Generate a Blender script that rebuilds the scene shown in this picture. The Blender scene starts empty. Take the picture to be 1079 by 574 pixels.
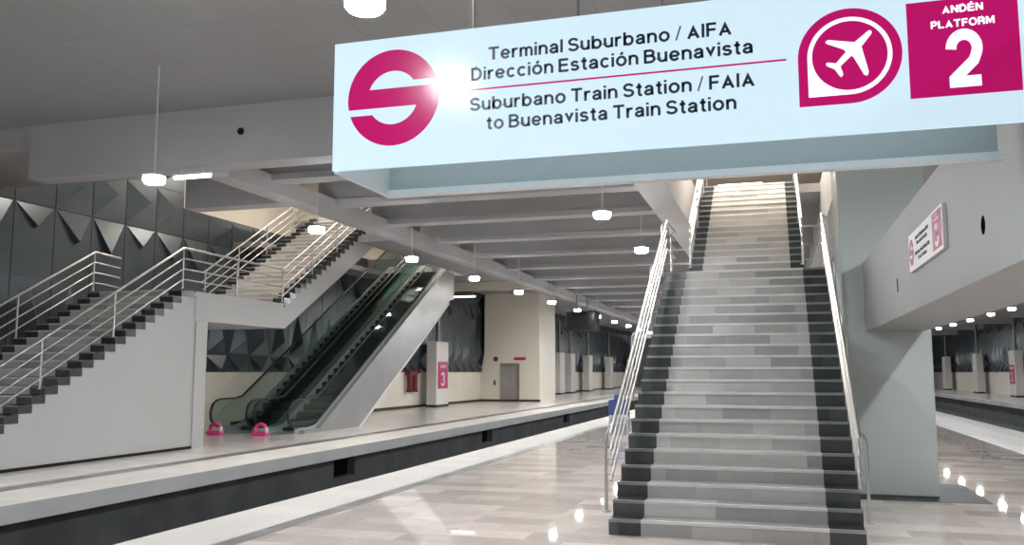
import bpy, math, random
from mathutils import Vector
random.seed(7)
C = bpy.context.scene.collection
SC = bpy.context.scene

# ------------------------------------------------------------------ camera, world, exposure
cam_d = bpy.data.cameras.new('camera')
cam_d.sensor_width = 36.0
cam_d.lens = 930.0 / 1079.0 * 36.0
cam_d.clip_start = 0.05
cam_d.clip_end = 400
cam = bpy.data.objects.new('camera', cam_d)
C.objects.link(cam)
cam.location = (0, 0, 1.8)
cam.rotation_euler = (math.radians(90 + 6.4416), 0, math.radians(16.684))
SC.camera = cam

W = bpy.data.worlds.new('world')
SC.world = W
W.use_nodes = True
bg = W.node_tree.nodes['Background']
bg.inputs[0].default_value = (0.93, 0.96, 1.0, 1)
bg.inputs[1].default_value = 0.46

SC.view_settings.view_transform = 'Standard'
SC.view_settings.look = 'None'
SC.view_settings.exposure = 0.0
SC.view_settings.gamma = 1.0
SC.view_settings.use_curve_mapping = False
SC.cycles.use_denoising = True
SC.cycles.max_bounces = 8
SC.cycles.transparent_max_bounces = 16
SC.cycles.sample_clamp_indirect = 6.0

LAMP_DOWN = 660.0       # diffuser under a pendant lamp
LAMP_SIDE = 60.0        # glowing rim of a pendant lamp
HALL_WATT = 300.0       # linear lamps of the upper hall
SIGN_EMIT = 0.80

# ------------------------------------------------------------------ materials
def mat(name, color, rough=0.5, metal=0.0, spec=0.5, coat=0.0):
    m = bpy.data.materials.new(name)
    m.use_nodes = True
    b = m.node_tree.nodes['Principled BSDF']
    b.inputs['Base Color'].default_value = (*color, 1)
    b.inputs['Roughness'].default_value = rough
    b.inputs['Metallic'].default_value = metal
    b.inputs['Specular IOR Level'].default_value = spec
    b.inputs['Coat Weight'].default_value = coat
    return m

def nd(m, t, **kw):
    n = m.node_tree.nodes.new(t)
    for k, v in kw.items():
        setattr(n, k, v)
    return n

def lk(m, a, b):
    m.node_tree.links.new(a, b)

def bsdf(m):
    return m.node_tree.nodes['Principled BSDF']

def world_vec(m, scale=(1, 1, 1), rot=(0, 0, 0), loc=(0, 0, 0)):
    g = nd(m, 'ShaderNodeNewGeometry')
    mp = nd(m, 'ShaderNodeMapping')
    mp.inputs['Scale'].default_value = scale
    mp.inputs['Rotation'].default_value = rot
    mp.inputs['Location'].default_value = loc
    lk(m, g.outputs['Position'], mp.inputs['Vector'])
    return mp.outputs['Vector']

def mottled(name, c1, c2, scale=1.2, rough=0.5, metal=0.0, spec=0.5, bump=0.0):
    m = mat(name, c1, rough, metal, spec)
    v = world_vec(m)
    n = nd(m, 'ShaderNodeTexNoise')
    n.inputs['Scale'].default_value = scale
    n.inputs['Detail'].default_value = 5
    lk(m, v, n.inputs['Vector'])
    r = nd(m, 'ShaderNodeValToRGB')
    r.color_ramp.elements[0].position = 0.3
    r.color_ramp.elements[1].position = 0.72
    r.color_ramp.elements[0].color = (*c1, 1)
    r.color_ramp.elements[1].color = (*c2, 1)
    lk(m, n.outputs['Fac'], r.inputs['Fac'])
    lk(m, r.outputs['Color'], bsdf(m).inputs['Base Color'])
    if bump:
        bp = nd(m, 'ShaderNodeBump')
        bp.inputs['Strength'].default_value = bump
        bp.inputs['Distance'].default_value = 0.02
        lk(m, n.outputs['Fac'], bp.inputs['Height'])
        lk(m, bp.outputs['Normal'], bsdf(m).inputs['Normal'])
    return m

def tiles(name, c1, c2, mortar, w, h, msize, rough, axes='XY', vein=0.25, off=0.5, spec=0.5, loc=(0, 0, 0), coat=0.0):
    """Stone tiles: random tone per tile between c1 and c2, cloudy veins, thin joints."""
    m = mat(name, c1, rough, 0, spec, coat)
    g = nd(m, 'ShaderNodeNewGeometry')
    s = nd(m, 'ShaderNodeSeparateXYZ')
    lk(m, g.outputs['Position'], s.inputs[0])
    cb = nd(m, 'ShaderNodeCombineXYZ')
    lk(m, s.outputs[axes[0]], cb.inputs[0])
    lk(m, s.outputs[axes[1]], cb.inputs[1])
    mp = nd(m, 'ShaderNodeMapping')
    mp.inputs['Location'].default_value = loc
    lk(m, cb.outputs[0], mp.inputs['Vector'])
    br = nd(m, 'ShaderNodeTexBrick')
    br.offset = off
    br.inputs['Color1'].default_value = (0, 0, 0, 1)
    br.inputs['Color2'].default_value = (1, 1, 1, 1)
    br.inputs['Mortar'].default_value = (0.5, 0.5, 0.5, 1)
    br.inputs['Scale'].default_value = 1
    br.inputs['Mortar Size'].default_value = msize
    br.inputs['Brick Width'].default_value = w
    br.inputs['Row Height'].default_value = h
    lk(m, mp.outputs[0], br.inputs['Vector'])
    n = nd(m, 'ShaderNodeTexNoise')
    n.inputs['Scale'].default_value = 2.3
    n.inputs['Detail'].default_value = 8
    n.inputs['Distortion'].default_value = 1.6
    lk(m, g.outputs['Position'], n.inputs['Vector'])
    ma = nd(m, 'ShaderNodeMix', data_type='FLOAT')
    ma.inputs[0].default_value = vein
    lk(m, br.outputs['Color'], ma.inputs[2])
    lk(m, n.outputs['Fac'], ma.inputs[3])
    mx = nd(m, 'ShaderNodeMix', data_type='RGBA')
    mx.inputs[6].default_value = (*c1, 1)
    mx.inputs[7].default_value = (*c2, 1)
    lk(m, ma.outputs[0], mx.inputs[0])
    m2 = nd(m, 'ShaderNodeMix', data_type='RGBA')
    m2.inputs[7].default_value = (*mortar, 1)
    lk(m, br.outputs['Fac'], m2.inputs[0])
    lk(m, mx.outputs[2], m2.inputs[6])
    lk(m, m2.outputs[2], bsdf(m).inputs['Base Color'])
    return m

def emis(name, color, strength):
    m = mat(name, color, 0.4)
    b = bsdf(m)
    b.inputs['Emission Color'].default_value = (*color, 1)
    b.inputs['Emission Strength'].default_value = strength
    return m

def glass_mat(name, tint, refl=0.10):
    m = bpy.data.materials.new(name)
    m.use_nodes = True
    nt = m.node_tree
    nt.nodes.clear()
    o = nt.nodes.new('ShaderNodeOutputMaterial')
    t = nt.nodes.new('ShaderNodeBsdfTransparent')
    t.inputs[0].default_value = (*tint, 1)
    g = nt.nodes.new('ShaderNodeBsdfGlossy')
    g.inputs[0].default_value = (0.9, 1, 0.96, 1)
    g.inputs['Roughness'].default_value = 0.03
    mx = nt.nodes.new('ShaderNodeMixShader')
    mx.inputs[0].default_value = refl
    nt.links.new(t.outputs[0], mx.inputs[1])
    nt.links.new(g.outputs[0], mx.inputs[2])
    nt.links.new(mx.outputs[0], o.inputs[0])
    return m

M = {}
M['floor'] = tiles('pinkish marble floor', (0.42, 0.365, 0.335), (0.91, 0.80, 0.735), (0.55, 0.49, 0.47), 0.9, 0.45, 0.004, 0.025, 'XY', 0.45, spec=0.4)
M['floor_far'] = tiles('cream marble floor', (0.66, 0.60, 0.56), (0.84, 0.78, 0.74), (0.55, 0.5, 0.48), 0.9, 0.45, 0.004, 0.16, 'XY', 0.5)
M['edge'] = tiles('pale platform edge tile', (0.50, 0.47, 0.445), (0.60, 0.565, 0.53), (0.6, 0.57, 0.55), 0.6, 0.6, 0.004, 0.55, 'XY', 0.4, 0.0, spec=0.15)
M['stripe'] = mottled('dark grey stone stripe', (0.09, 0.088, 0.086), (0.27, 0.26, 0.25), 1.6, 0.3)
M['slab_stone'] = mottled('charcoal stone', (0.03, 0.032, 0.032), (0.06, 0.06, 0.06), 2.0, 0.5, 0, 0.15)
M['stair'] = tiles('grey white stair marble', (0.26, 0.256, 0.252), (0.62, 0.605, 0.59), (0.5, 0.48, 0.47), 0.62, 0.17, 0.002, 0.28, 'XZ', 0.30, 0.37, loc=(0.1, -0.004, 0))
M['stair_black'] = tiles('black green stair marble', (0.010, 0.012, 0.012), (0.085, 0.095, 0.095), (0.05, 0.055, 0.055), 0.7, 0.17, 0.002, 0.22, 'XZ', 0.55, 0.37, loc=(0.1, -0.004, 0))
M['nosing'] = mottled('pale stair nosing', (0.58, 0.56, 0.55), (0.72, 0.70, 0.68), 3, 0.35)  # edge strip, paler than the step marble
M['nosing_black'] = mottled('dark stair nosing', (0.16, 0.17, 0.17), (0.26, 0.27, 0.27), 3, 0.35)  # edge strip, lighter than the black border tiles
M['concrete'] = mottled('painted grey concrete', (0.36, 0.355, 0.36), (0.43, 0.42, 0.42), 0.5, 0.6)
M['slab'] = mottled('grey concrete slab', (0.27, 0.265, 0.27), (0.34, 0.33, 0.335), 0.4, 0.75)
M['beam_right'] = mottled('smooth grey painted beam', (0.255, 0.255, 0.257), (0.285, 0.285, 0.287), 0.6, 0.5)
M['ceiling'] = tiles('grey ceiling panels', (0.288, 0.288, 0.29), (0.312, 0.312, 0.314), (0.22, 0.22, 0.22), 2.4, 1.07, 0.006, 0.6, 'YX', 0.5, 0.5, loc=(0, -0.06, 0))
M['white'] = mottled('white painted wall', (0.395, 0.388, 0.380), (0.43, 0.423, 0.415), 0.4, 0.5)
M['column'] = mottled('pale column paint', (0.62, 0.60, 0.57), (0.68, 0.66, 0.63), 0.4, 0.5)
M['cream'] = mottled('cream painted wall', (0.72, 0.67, 0.58), (0.78, 0.73, 0.64), 0.5, 0.5)
M['pillar'] = mottled('glossy grey green paint', (0.45, 0.50, 0.485), (0.50, 0.545, 0.53), 0.4, 0.16)
M['panel'] = mottled('dark grey folded metal panel', (0.045, 0.060, 0.074), (0.075, 0.090, 0.104), 0.7, 0.30, 0.25)
M['steel'] = mat('brushed stainless steel', (0.46, 0.46, 0.455), 0.40, 0.85)
M['dark_steel'] = mat('dark steel', (0.2, 0.2, 0.2), 0.4, 0.8)
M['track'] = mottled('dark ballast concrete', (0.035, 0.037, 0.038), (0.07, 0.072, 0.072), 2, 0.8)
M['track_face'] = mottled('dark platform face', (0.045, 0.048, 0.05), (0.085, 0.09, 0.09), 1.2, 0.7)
M['lip'] = mottled('grey concrete lip', (0.36, 0.355, 0.35), (0.46, 0.455, 0.45), 0.8, 0.5)
M['black'] = mat('matt black', (0.006, 0.006, 0.007), 0.6, 0, 0.2)
M['rubber'] = mat('black rubber', (0.012, 0.012, 0.013), 0.3)
M['glass'] = glass_mat('green tinted glass', (0.76, 0.83, 0.81), 0.07)
M['esc_step'] = mottled('grooved dark step metal', (0.03, 0.033, 0.035), (0.06, 0.063, 0.065), 4, 0.4, 0.5)
M['clad'] = mottled('grey metal cladding', (0.30, 0.295, 0.295), (0.37, 0.36, 0.355), 0.6, 0.35, 0.3)
M['skirt'] = mat('satin skirt metal', (0.5, 0.52, 0.51), 0.3, 0.45)
M['pale_trim'] = mat('pale trim', (0.72, 0.70, 0.67), 0.45)
M['sign_face'] = emis('backlit acrylic sign face', (0.66, 0.86, 0.98), SIGN_EMIT)
bsdf(M['sign_face']).inputs['Base Color'].default_value = (0.25, 0.3, 0.33, 1)
bsdf(M['sign_face']).inputs['Roughness'].default_value = 0.12
bsdf(M['sign_face']).inputs['Specular IOR Level'].default_value = 0.18
M['sign_case'] = mat('grey green sign casing', (0.50, 0.57, 0.57), 0.35)
M['sign_lip'] = mat('pale sign lip', (0.90, 0.93, 0.94), 0.3)
M['magenta'] = emis('backlit magenta film', (0.50, 0.004, 0.13), 0.72)
bsdf(M['magenta']).inputs['Base Color'].default_value = (0.22, 0.005, 0.07, 1)
bsdf(M['magenta']).inputs['Roughness'].default_value = 0.15
bsdf(M['magenta']).inputs['Specular IOR Level'].default_value = 0.25
M['sign_white'] = emis('backlit white film', (0.74, 0.88, 0.98), 0.9)
M['ink'] = mat('dark blue lettering', (0.012, 0.03, 0.055), 0.35)
M['plate_white'] = mat('white sign plate', (0.72, 0.70, 0.69), 0.35)
M['plate_magenta'] = mat('magenta print', (0.42, 0.015, 0.13), 0.4)
M['maroon'] = mat('maroon paint', (0.16, 0.012, 0.03), 0.35)
M['lamp'] = emis('lamp diffuser', (0.95, 0.985, 1.0), LAMP_DOWN)
M['lamp_rim'] = emis('lamp rim', (0.95, 0.985, 1.0), LAMP_SIDE)
M['lamp_body'] = mat('lamp housing', (0.62, 0.62, 0.62), 0.4)
M['hall_lamp'] = emis('warm linear lamp', (1.0, 0.92, 0.80), 7)
M['tube_lamp'] = emis('white linear lamp', (1.0, 0.98, 0.96), 4)
M['door'] = mottled('brushed elevator door', (0.33, 0.31, 0.30), (0.42, 0.40, 0.385), 0.6, 0.4, 0.4)
M['pink'] = mat('bright pink plastic', (0.80, 0.07, 0.26), 0.4)
M['blue'] = mat('blue plastic', (0.035, 0.075, 0.22), 0.45)
M['grey_plastic'] = mat('grey plastic', (0.42, 0.45, 0.48), 0.5)
M['screen'] = mat('dark glossy screen', (0.006, 0.006, 0.007), 0.25, 0, 0.2)
M['rail'] = mat('rail steel', (0.35, 0.33, 0.32), 0.35, 0.8)

# ------------------------------------------------------------------ mesh builder
class MB:
    def __init__(s):
        s.v, s.f, s.mi = [], [], []
        s.smooth = []
    def face(s, pts, m=0, sm=False):
        b = len(s.v)
        s.v += [tuple(p) for p in pts]
        s.f.append(tuple(range(b, b + len(pts))))
        s.mi.append(m); s.smooth.append(sm)
    def mesh(s, vs, fs, m=0, sm=False):
        b = len(s.v)
        s.v += [tuple(p) for p in vs]
        for f in fs:
            s.f.append(tuple(b + i for i in f)); s.mi.append(m); s.smooth.append(sm)
    def box(s, x0, x1, y0, y1, z0, z1, m=0):
        vs = [(x, y, z) for x in (x0, x1) for y in (y0, y1) for z in (z0, z1)]
        fs = [(0, 1, 3, 2), (4, 6, 7, 5), (0, 4, 5, 1), (2, 3, 7, 6), (0, 2, 6, 4), (1, 5, 7, 3)]
        s.mesh(vs, fs, m)
        return s
    def bbox(s, x0, x1, y0, y1, z0, z1, r, m=0):
        """box with chamfered vertical and top edges (8-gon prism rings)"""
        def ring(d, z):
            return [(x0 + r + d, y0 + d, z), (x1 - r - d, y0 + d, z), (x1 - d, y0 + r + d, z), (x1 - d, y1 - r - d, z),
                    (x1 - r - d, y1 - d, z), (x0 + r + d, y1 - d, z), (x0 + d, y1 - r - d, z), (x0 + d, y0 + r + d, z)]
        rs = [ring(r, z0), ring(0, z0 + r), ring(0, z1 - r), ring(r, z1)]
        b = sum(rs, [])
        fs = [tuple(range(7, -1, -1)), tuple(range(24, 32))]
        for k in range(3):
            for i in range(8):
                j = (i + 1) % 8
                fs.append((k * 8 + i, k * 8 + j, k * 8 + 8 + j, k * 8 + 8 + i))
        s.mesh(b, fs, m)
        return s
    def prism(s, poly, axis, a, b, m=0):
        """poly: 2-D points in the plane normal to axis; X: (y,z), Y: (x,z), Z: (x,y)"""
        def P(p, t):
            return (t, p[0], p[1]) if axis == 'X' else (p[0], t, p[1]) if axis == 'Y' else (p[0], p[1], t)
        n = len(poly)
        vs = [P(p, a) for p in poly] + [P(p, b) for p in poly]
        fs = [tuple(range(n)), tuple(range(2 * n - 1, n - 1, -1))]
        fs += [(i, n + i, n + (i + 1) % n, (i + 1) % n) for i in range(n)]
        s.mesh(vs, fs, m)
        return s
    def tube(s, pts, r, seg=8, m=0, ry=None):
        pts = [Vector(p) for p in pts]
        rings = []
        for i, p in enumerate(pts):
            if i == 0: t = pts[1] - p
            elif i == len(pts) - 1: t = p - pts[i - 1]
            else: t = (pts[i + 1] - p).normalized() + (p - pts[i - 1]).normalized()
            t.normalize()
            ref = Vector((1, 0, 0)) if abs(t.x) < 0.9 else Vector((0, 0, 1))
            u = (ref - t * ref.dot(t)).normalized()
            w = t.cross(u)
            rb = ry if ry else r
            rings.append([p + u * (r * math.cos(2 * math.pi * k / seg)) + w * (rb * math.sin(2 * math.pi * k / seg)) for k in range(seg)])
        vs = sum(rings, [])
        fs = []
        for i in range(len(pts) - 1):
            for k in range(seg):
                j = (k + 1) % seg
                fs.append((i * seg + k, i * seg + j, (i + 1) * seg + j, (i + 1) * seg + k))
        n = len(pts)
        s.mesh(vs, fs, m, True)
        s.mesh(rings[0], [tuple(range(seg - 1, -1, -1))], m)
        s.mesh(rings[-1], [tuple(range(seg))], m)
        return s
    def lathe(s, cx, cy, prof, seg=20, m=0):
        """prof: list of (r, z)"""
        vs, fs = [], []
        for r, z in prof:
            vs += [(cx + r * math.cos(2 * math.pi * k / seg), cy + r * math.sin(2 * math.pi * k / seg), z) for k in range(seg)]
        for i in range(len(prof) - 1):
            for k in range(seg):
                j = (k + 1) % seg
                fs.append((i * seg + k, i * seg + j, (i + 1) * seg + j, (i + 1) * seg + k))
        s.mesh(vs, fs, m, True)
        s.mesh(vs[:seg], [tuple(range(seg - 1, -1, -1))], m)
        s.mesh(vs[-seg:], [tuple(range(seg))], m)
        return s
    def build(s, name, mats, parent=None, loc=None):
        me = bpy.data.meshes.new(name)
        off = Vector((0, 0, 0))
        if parent is not None:
            q = parent
            while q is not None:
                off += q.location; q = q.parent
        elif loc is not None:
            off = Vector(loc)
        me.from_pydata([tuple(Vector(v) - off) for v in s.v], [], s.f)
        if not isinstance(mats, (list, tuple)): mats = [mats]
        for k in mats:
            me.materials.append(M[k])
        for p, i, sm in zip(me.polygons, s.mi, s.smooth):
            p.material_index = i
            p.use_smooth = sm
        me.validate()
        import bmesh
        bm = bmesh.new(); bm.from_mesh(me)
        bmesh.ops.recalc_face_normals(bm, faces=bm.faces)
        bm.to_mesh(me); bm.free()
        o = bpy.data.objects.new(name, me)
        C.objects.link(o)
        if parent is not None: o.parent = parent
        elif loc is not None: o.location = loc
        return o

def tag(o, label=None, cat=None, group=None, kind=None):
    if label: o['label'] = label
    if cat: o['category'] = cat
    if group: o['group'] = group
    if kind: o['kind'] = kind
    return o

def thing(name, loc, label, cat, group=None):
    o = bpy.data.objects.new(name, None)
    o.empty_display_size = 0.2
    C.objects.link(o)
    o.location = loc
    return tag(o, label, cat, group)

def struct(name, mb, mats, label=None):
    o = mb.build(name, mats)
    o['kind'] = 'structure'
    if label: o['label'] = label
    return o

def copy_tree(o, parent=None):
    c = o.copy(); C.objects.link(c)
    if parent is not None:
        c.parent = parent
    for ch in list(o.children):
        copy_tree(ch, c)
    return c

def box(name, mats, x0, x1, y0, y1, z0, z1, parent=None, loc=None):
    return MB().box(x0, x1, y0, y1, z0, z1).build(name, mats, parent, loc)

# ---- lettering: every glyph drawn as strokes of even width
def A_(cx, cy, rx, ry, a0, a1, n=14):
    return [(cx + rx * math.cos(math.radians(a0 + (a1 - a0) * i / n)), cy + ry * math.sin(math.radians(a0 + (a1 - a0) * i / n))) for i in range(n + 1)]
V_ = [(.07, 0), (.07, 1)]
n_arch = [(.07, .38)] + A_(.30, .44, .23, .23, 175, 0) + [(.53, 0)]
o_ring = A_(.34, .37, .27, .31, 0, 360, 28)
GL = {
 'T': (.74, [[(0, .93), (.74, .93)], [(.37, .93), (.37, 0)]]),
 'I': (.14, [V_]), 'L': (.62, [V_, [(.07, .07), (.62, .07)]]),
 'E': (.66, [V_, [(.07, .93), (.64, .93)], [(.07, .52), (.60, .52)], [(.07, .07), (.66, .07)]]),
 'F': (.61, [V_, [(.07, .93), (.61, .93)], [(.07, .50), (.56, .50)]]),
 'D': (.74, [V_, [(.07, .93), (.30, .93)] + A_(.30, .5, .37, .43, 90, -90) + [(.07, .07)]]),
 'A': (.78, [[(.08, 0), (.39, .77), (.70, 0)], [(.20, .27), (.58, .27)]]),
 'S': (.70, [A_(.35, .715, .265, .215, 15, 270) + A_(.35, .285, .285, .215, 88, -168)]),
 'B': (.72, [V_, [(.07, .93), (.36, .93)] + A_(.38, .735, .22, .195, 90, -90) + [(.07, .54)], [(.36, .54)] + A_(.39, .305, .26, .235, 90, -90) + [(.07, .07)]]),
 'N': (.72, [V_, [(.65, 0), (.65, 1)], [(.09, .95), (.63, .05)]]),
 'P': (.66, [V_, [(.07, .93), (.36, .93)] + A_(.36, .69, .24, .24, 90, -90) + [(.07, .45)]]),
 'R': (.70, [V_, [(.07, .93), (.38, .93)] + A_(.38, .70, .24, .23, 90, -90) + [(.07, .47)], [(.38, .47), (.57, .38), (.62, 0)]]),
 'O': (.84, [A_(.42, .5, .35, .45, 0, 360, 32)]),
 'M': (.86, [V_, [(.79, 0), (.79, 1)], [(.10, .97), (.43, .24), (.76, .97)]]),
 'a': (.60, [[(.09, .50)] + A_(.30, .49, .205, .18, 165, 0) + [(.505, .14), (.53, .08), (.59, .06)], [(.50, .42), (.36, .385)] + A_(.26, .215, .19, .15, 95, 290) + [(.44, .13), (.505, .25)]]),
 'e': (.64, [[(.08, .36), (.56, .36)], A_(.32, .37, .255, .31, 0, 325, 22)]),
 'r': (.40, [[(.07, 0), (.07, .73)], [(.07, .38), (.10, .55), (.19, .645), (.29, .665), (.40, .66)]]),
 'm': (.90, [[(.07, 0), (.07, .73)], [(.07, .38)] + A_(.26, .46, .19, .21, 175, 0) + [(.45, 0)], [(.45, .38)] + A_(.64, .46, .19, .21, 175, 0) + [(.83, 0)]]),
 'n': (.60, [[(.07, 0), (.07, .73)], n_arch]),
 'u': (.60, [[(.53, 0), (.53, .74)], [(.07, .74), (.07, .30)] + A_(.30, .30, .23, .23, 180, 355)]),
 'i': (.14, [[(.07, 0), (.07, .73)], [(.07, .86), (.07, 1.0)]]),
 'l': (.14, [V_]),
 'b': (.66, [V_, A_(.33, .37, .255, .31, 0, 360, 28)]),
 'o': (.68, [o_ring]), '\u00f3': (.68, [o_ring, [(.30, .84), (.44, 1.02)]]),
 'c': (.60, [A_(.32, .37, .25, .31, 42, 318, 20)]),
 's': (.56, [A_(.28, .53, .195, .145, 15, 270) + A_(.28, .225, .215, .16, 88, -165)]),
 't': (.38, [[(.19, .93), (.19, .17), (.22, .09), (.29, .065), (.38, .07)], [(.0, .67), (.37, .67)]]),
 'v': (.58, [[(.06, .74), (.29, .22), (.52, .74)]]),
 '2': (.64, [A_(.33, .67, .245, .255, 180, -25) + [(.50, .44), (.10, .10)], [(.03, .07), (.62, .07)]]),
 '3': (.66, [A_(.32, .71, .22, .21, 165, -90) + A_(.32, .285, .25, .215, 90, -165)]),
 '/': (.34, [[(.02, -.02), (.32, 1.02)]]),
}
GL['\u00c9'] = (.66, GL['E'][1] + [[(.27, 1.10), (.42, 1.26)]])

def stroke(mb, pts, h, put, depth, m=0):
    P = [Vector((p[0], p[1])) for p in pts]
    closed = (P[0] - P[-1]).length < 1e-4
    if closed: P = P[:-1]
    n = len(P)
    L, Rr = [], []
    for i in range(n):
        a = P[i - 1] if (i or closed) else None
        c = P[(i + 1) % n] if (i < n - 1 or closed) else None
        d1 = (P[i] - a).normalized() if a is not None else None
        d2 = (c - P[i]).normalized() if c is not None else None
        if d1 is None: d1 = d2
        if d2 is None: d2 = d1
        n1 = Vector((-d1.y, d1.x)); n2 = Vector((-d2.y, d2.x))
        b = n1 + n2
        if b.length < 1e-4: b = n1
        b.normalize()
        k = h / max(0.35, b.dot(n1))
        L.append(P[i] + b * k); Rr.append(P[i] - b * k)
    vs = [put(p.x, p.y, depth) for p in L] + [put(p.x, p.y, depth) for p in Rr] + [put(p.x, p.y, 0) for p in L] + [put(p.x, p.y, 0) for p in Rr]
    fs = []
    for i in range(n if closed else n - 1):
        j = (i + 1) % n
        fs += [(i, j, n + j, n + i), (i, 2 * n + i, 2 * n + j, j), (n + i, n + j, 3 * n + j, 3 * n + i)]
    if not closed:
        fs += [(0, n, 3 * n, 2 * n), (n - 1, 3 * n - 1, 4 * n - 1, 2 * n - 1)]
    mb.mesh(vs, fs, m)

def text_on(parent, txt, x0, x1, zb, cap, put, h=0.07, material='ink', depth=0.003, gap=0.15, name='word'):
    """each word a part of its own; the whole line fills x0..x1 on baseline zb"""
    x = 0; words = [[]]
    for ch in txt:
        if ch == ' ':
            x += 0.24; words.append([]); continue
        words[-1].append((ch, x)); x += GL[ch][0] + gap
    total = x - gap
    k = (x1 - x0) / total
    for w in words:
        mb = MB()
        for ch, xo in w:
            for st in GL[ch][1]:
                stroke(mb, [((a + xo), b) for a, b in st], h * (0.5 if ch == '/' else 1), lambda u, v, d: put(x0 + u * k, zb + v * cap, d), depth)
        mb.build(name if len(txt) > 1 else 'numeral', material, parent)

def arc(cx, cz, r, a0, a1, n):
    return [(cx + r * math.cos(math.radians(a0 + (a1 - a0) * i / n)), cz + r * math.sin(math.radians(a0 + (a1 - a0) * i / n))) for i in range(n + 1)]

def plate(mb, poly, put, d0, d1, m=0):
    n = len(poly)
    vs = [put(p[0], p[1], d0) for p in poly] + [put(p[0], p[1], d1) for p in poly]
    fs = [tuple(range(n)), tuple(range(2 * n - 1, n - 1, -1))] + [(i, n + i, n + (i + 1) % n, (i + 1) % n) for i in range(n)]
    mb.mesh(vs, fs, m)

def s_logo(mb, cx, cz, r, put, d0, d1, m=0):
    """ring cut by two slots into an S: upper hook and lower hook joined by a wide bar"""
    ri = r * 0.56
    k = 0.195 * r               # half height of the bar
    g = 0.335 * r                # far side of the slot
    # bar + lower right half ring
    a_o = math.degrees(math.asin(k / r)); a_i = math.degrees(math.asin(k / ri))
    a_g = math.degrees(math.asin(g / r)); a_gi = math.degrees(math.asin(g / ri))
    # bar
    poly = arc(cx, cz, r, -a_o, a_o, 6) + arc(cx, cz, r, 180 - a_o, 180 + a_o, 6)
    plate(mb, poly, put, d0, d1, m)
    # upper hook: from the bar's left end over the top to the upper right slot
    o = arc(cx, cz, r, 180 - a_o, a_g, 30); i = arc(cx, cz, ri, a_gi, 180 - a_i, 24)
    strip(mb, arc(cx, cz, r, 180 - a_o, a_g, 30), arc(cx, cz, ri, 180 - a_i, a_gi, 30), put, d0, d1, m)
    strip(mb, arc(cx, cz, r, -a_o, -180 + a_g, 30), arc(cx, cz, ri, -a_i, -180 + a_gi, 30), put, d0, d1, m)

def strip(mb, A, B, put, d0, d1, m=0):
    n = len(A)
    for i in range(n - 1):
        plate(mb, [A[i], A[i + 1], B[i + 1], B[i]], put, d0, d1, m)

# ------------------------------------------------------------------ dimensions
Z_DECK0, Z_DECK1 = 6.08, 6.29
Y0, T, R = 10.0, 0.29, 0.17
Z_LAND = 21 * R                                      # 3.57
Y_LAND0 = Y0 + 20 * T                                # 15.8
Y_F2 = 17.25
FAR = 118.0
BACK = -9.0

# ------------------------------------------------------------------ structure: floors and tracks
fl = MB()
fl.box(-5.75, 5.35, BACK, FAR, -0.35, 0)
struct('floor', fl, 'floor')
for x0, x1 in ((-6.75, -5.75), (5.35, 6.3)):
    struct('trim_1' if x0 < 0 else 'trim_2', MB().box(x0, x1, BACK, FAR, -0.30, 0.0), 'edge')
struct('trim_3', MB().box(-5.76, -5.52, BACK, FAR, -0.01, 0.003), 'stripe')
struct('trim_4', MB().box(5.12, 5.36, BACK, FAR, -0.01, 0.003), 'stripe')
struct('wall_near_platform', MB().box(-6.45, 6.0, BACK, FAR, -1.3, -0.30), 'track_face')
# far platforms
struct('floor_left', MB().box(-18.2, -11.35, BACK, FAR, -0.3, 0), 'floor_far')
struct('trim_5', MB().box(-11.35, -10.1, BACK, FAR, -0.26, 0.0), ['edge'])
struct('trim_6', MB().box(-10.1, -10.07, BACK, FAR, -0.25, 0.002), ['lip'])
struct('trim_7', MB().box(-11.75, -11.35, BACK, FAR, -0.01, 0.003), 'stripe')
face = MB()
niches = [(20.0, 1.1), (31.2, 1.2), (44.0, 1.3), (57, 1.3)]
y = BACK
for yc, w in niches:
    face.box(-10.5, -10.3, y, yc - w / 2, -1.3, -0.25)
    face.box(-10.5, -10.3, yc - w / 2, yc + w / 2, -1.3, -0.75)
    y = yc + w / 2
face.box(-10.5, -10.3, y, FAR, -1.3, -0.25)
face.box(-11.2, -11.1, BACK, FAR, -1.3, -0.25, 1)
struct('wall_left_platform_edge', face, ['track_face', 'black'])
struct('floor_left_track', MB().box(-10.6, -6.3, BACK, FAR, -1.5, -1.3), 'track')
struct('floor_right', MB().box(13.2, 17.6, BACK, FAR, -0.3, 0), 'floor_far')
struct('trim_8', MB().box(12.95, 13.2, BACK, FAR, -0.25, 0.0), ['lip'])
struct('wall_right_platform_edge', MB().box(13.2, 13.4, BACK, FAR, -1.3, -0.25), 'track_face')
struct('floor_right_track', MB().box(5.9, 13.4, BACK, FAR, -1.5, -1.3), 'track')
struct('trim_9', MB().box(9.1, 10.5, BACK, FAR, -1.3, -0.9), 'lip')
# dark stone square round the pillar foot
struct('trim_10', MB().box(1.02, 2.78, 13.75, 15.95, -0.01, 0.003), 'slab_stone')

# rails of the tracks
for i, (x, w) in enumerate(((-9.15, 'left track, rail next to the left platform'), (-7.7, 'left track, rail next to the middle platform'),
                            (7.0, 'right track, rail next to the middle platform'), (8.45, 'right track, rail beside the concrete plinth'))):
    r = MB().prism([(x - .07, -1.3), (x + .07, -1.3), (x + .07, -1.28), (x + .012, -1.26), (x + .012, -1.19), (x + .035, -1.18),
                    (x + .035, -1.15), (x - .035, -1.15), (x - .035, -1.18), (x - .012, -1.19), (x - .012, -1.26), (x - .07, -1.28)], 'Y', BACK, FAR)
    o = r.build('track_rail', 'rail', None, (x, 0, -1.3))
    tag(o, 'steel running rail of the ' + w, 'rail')

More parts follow.
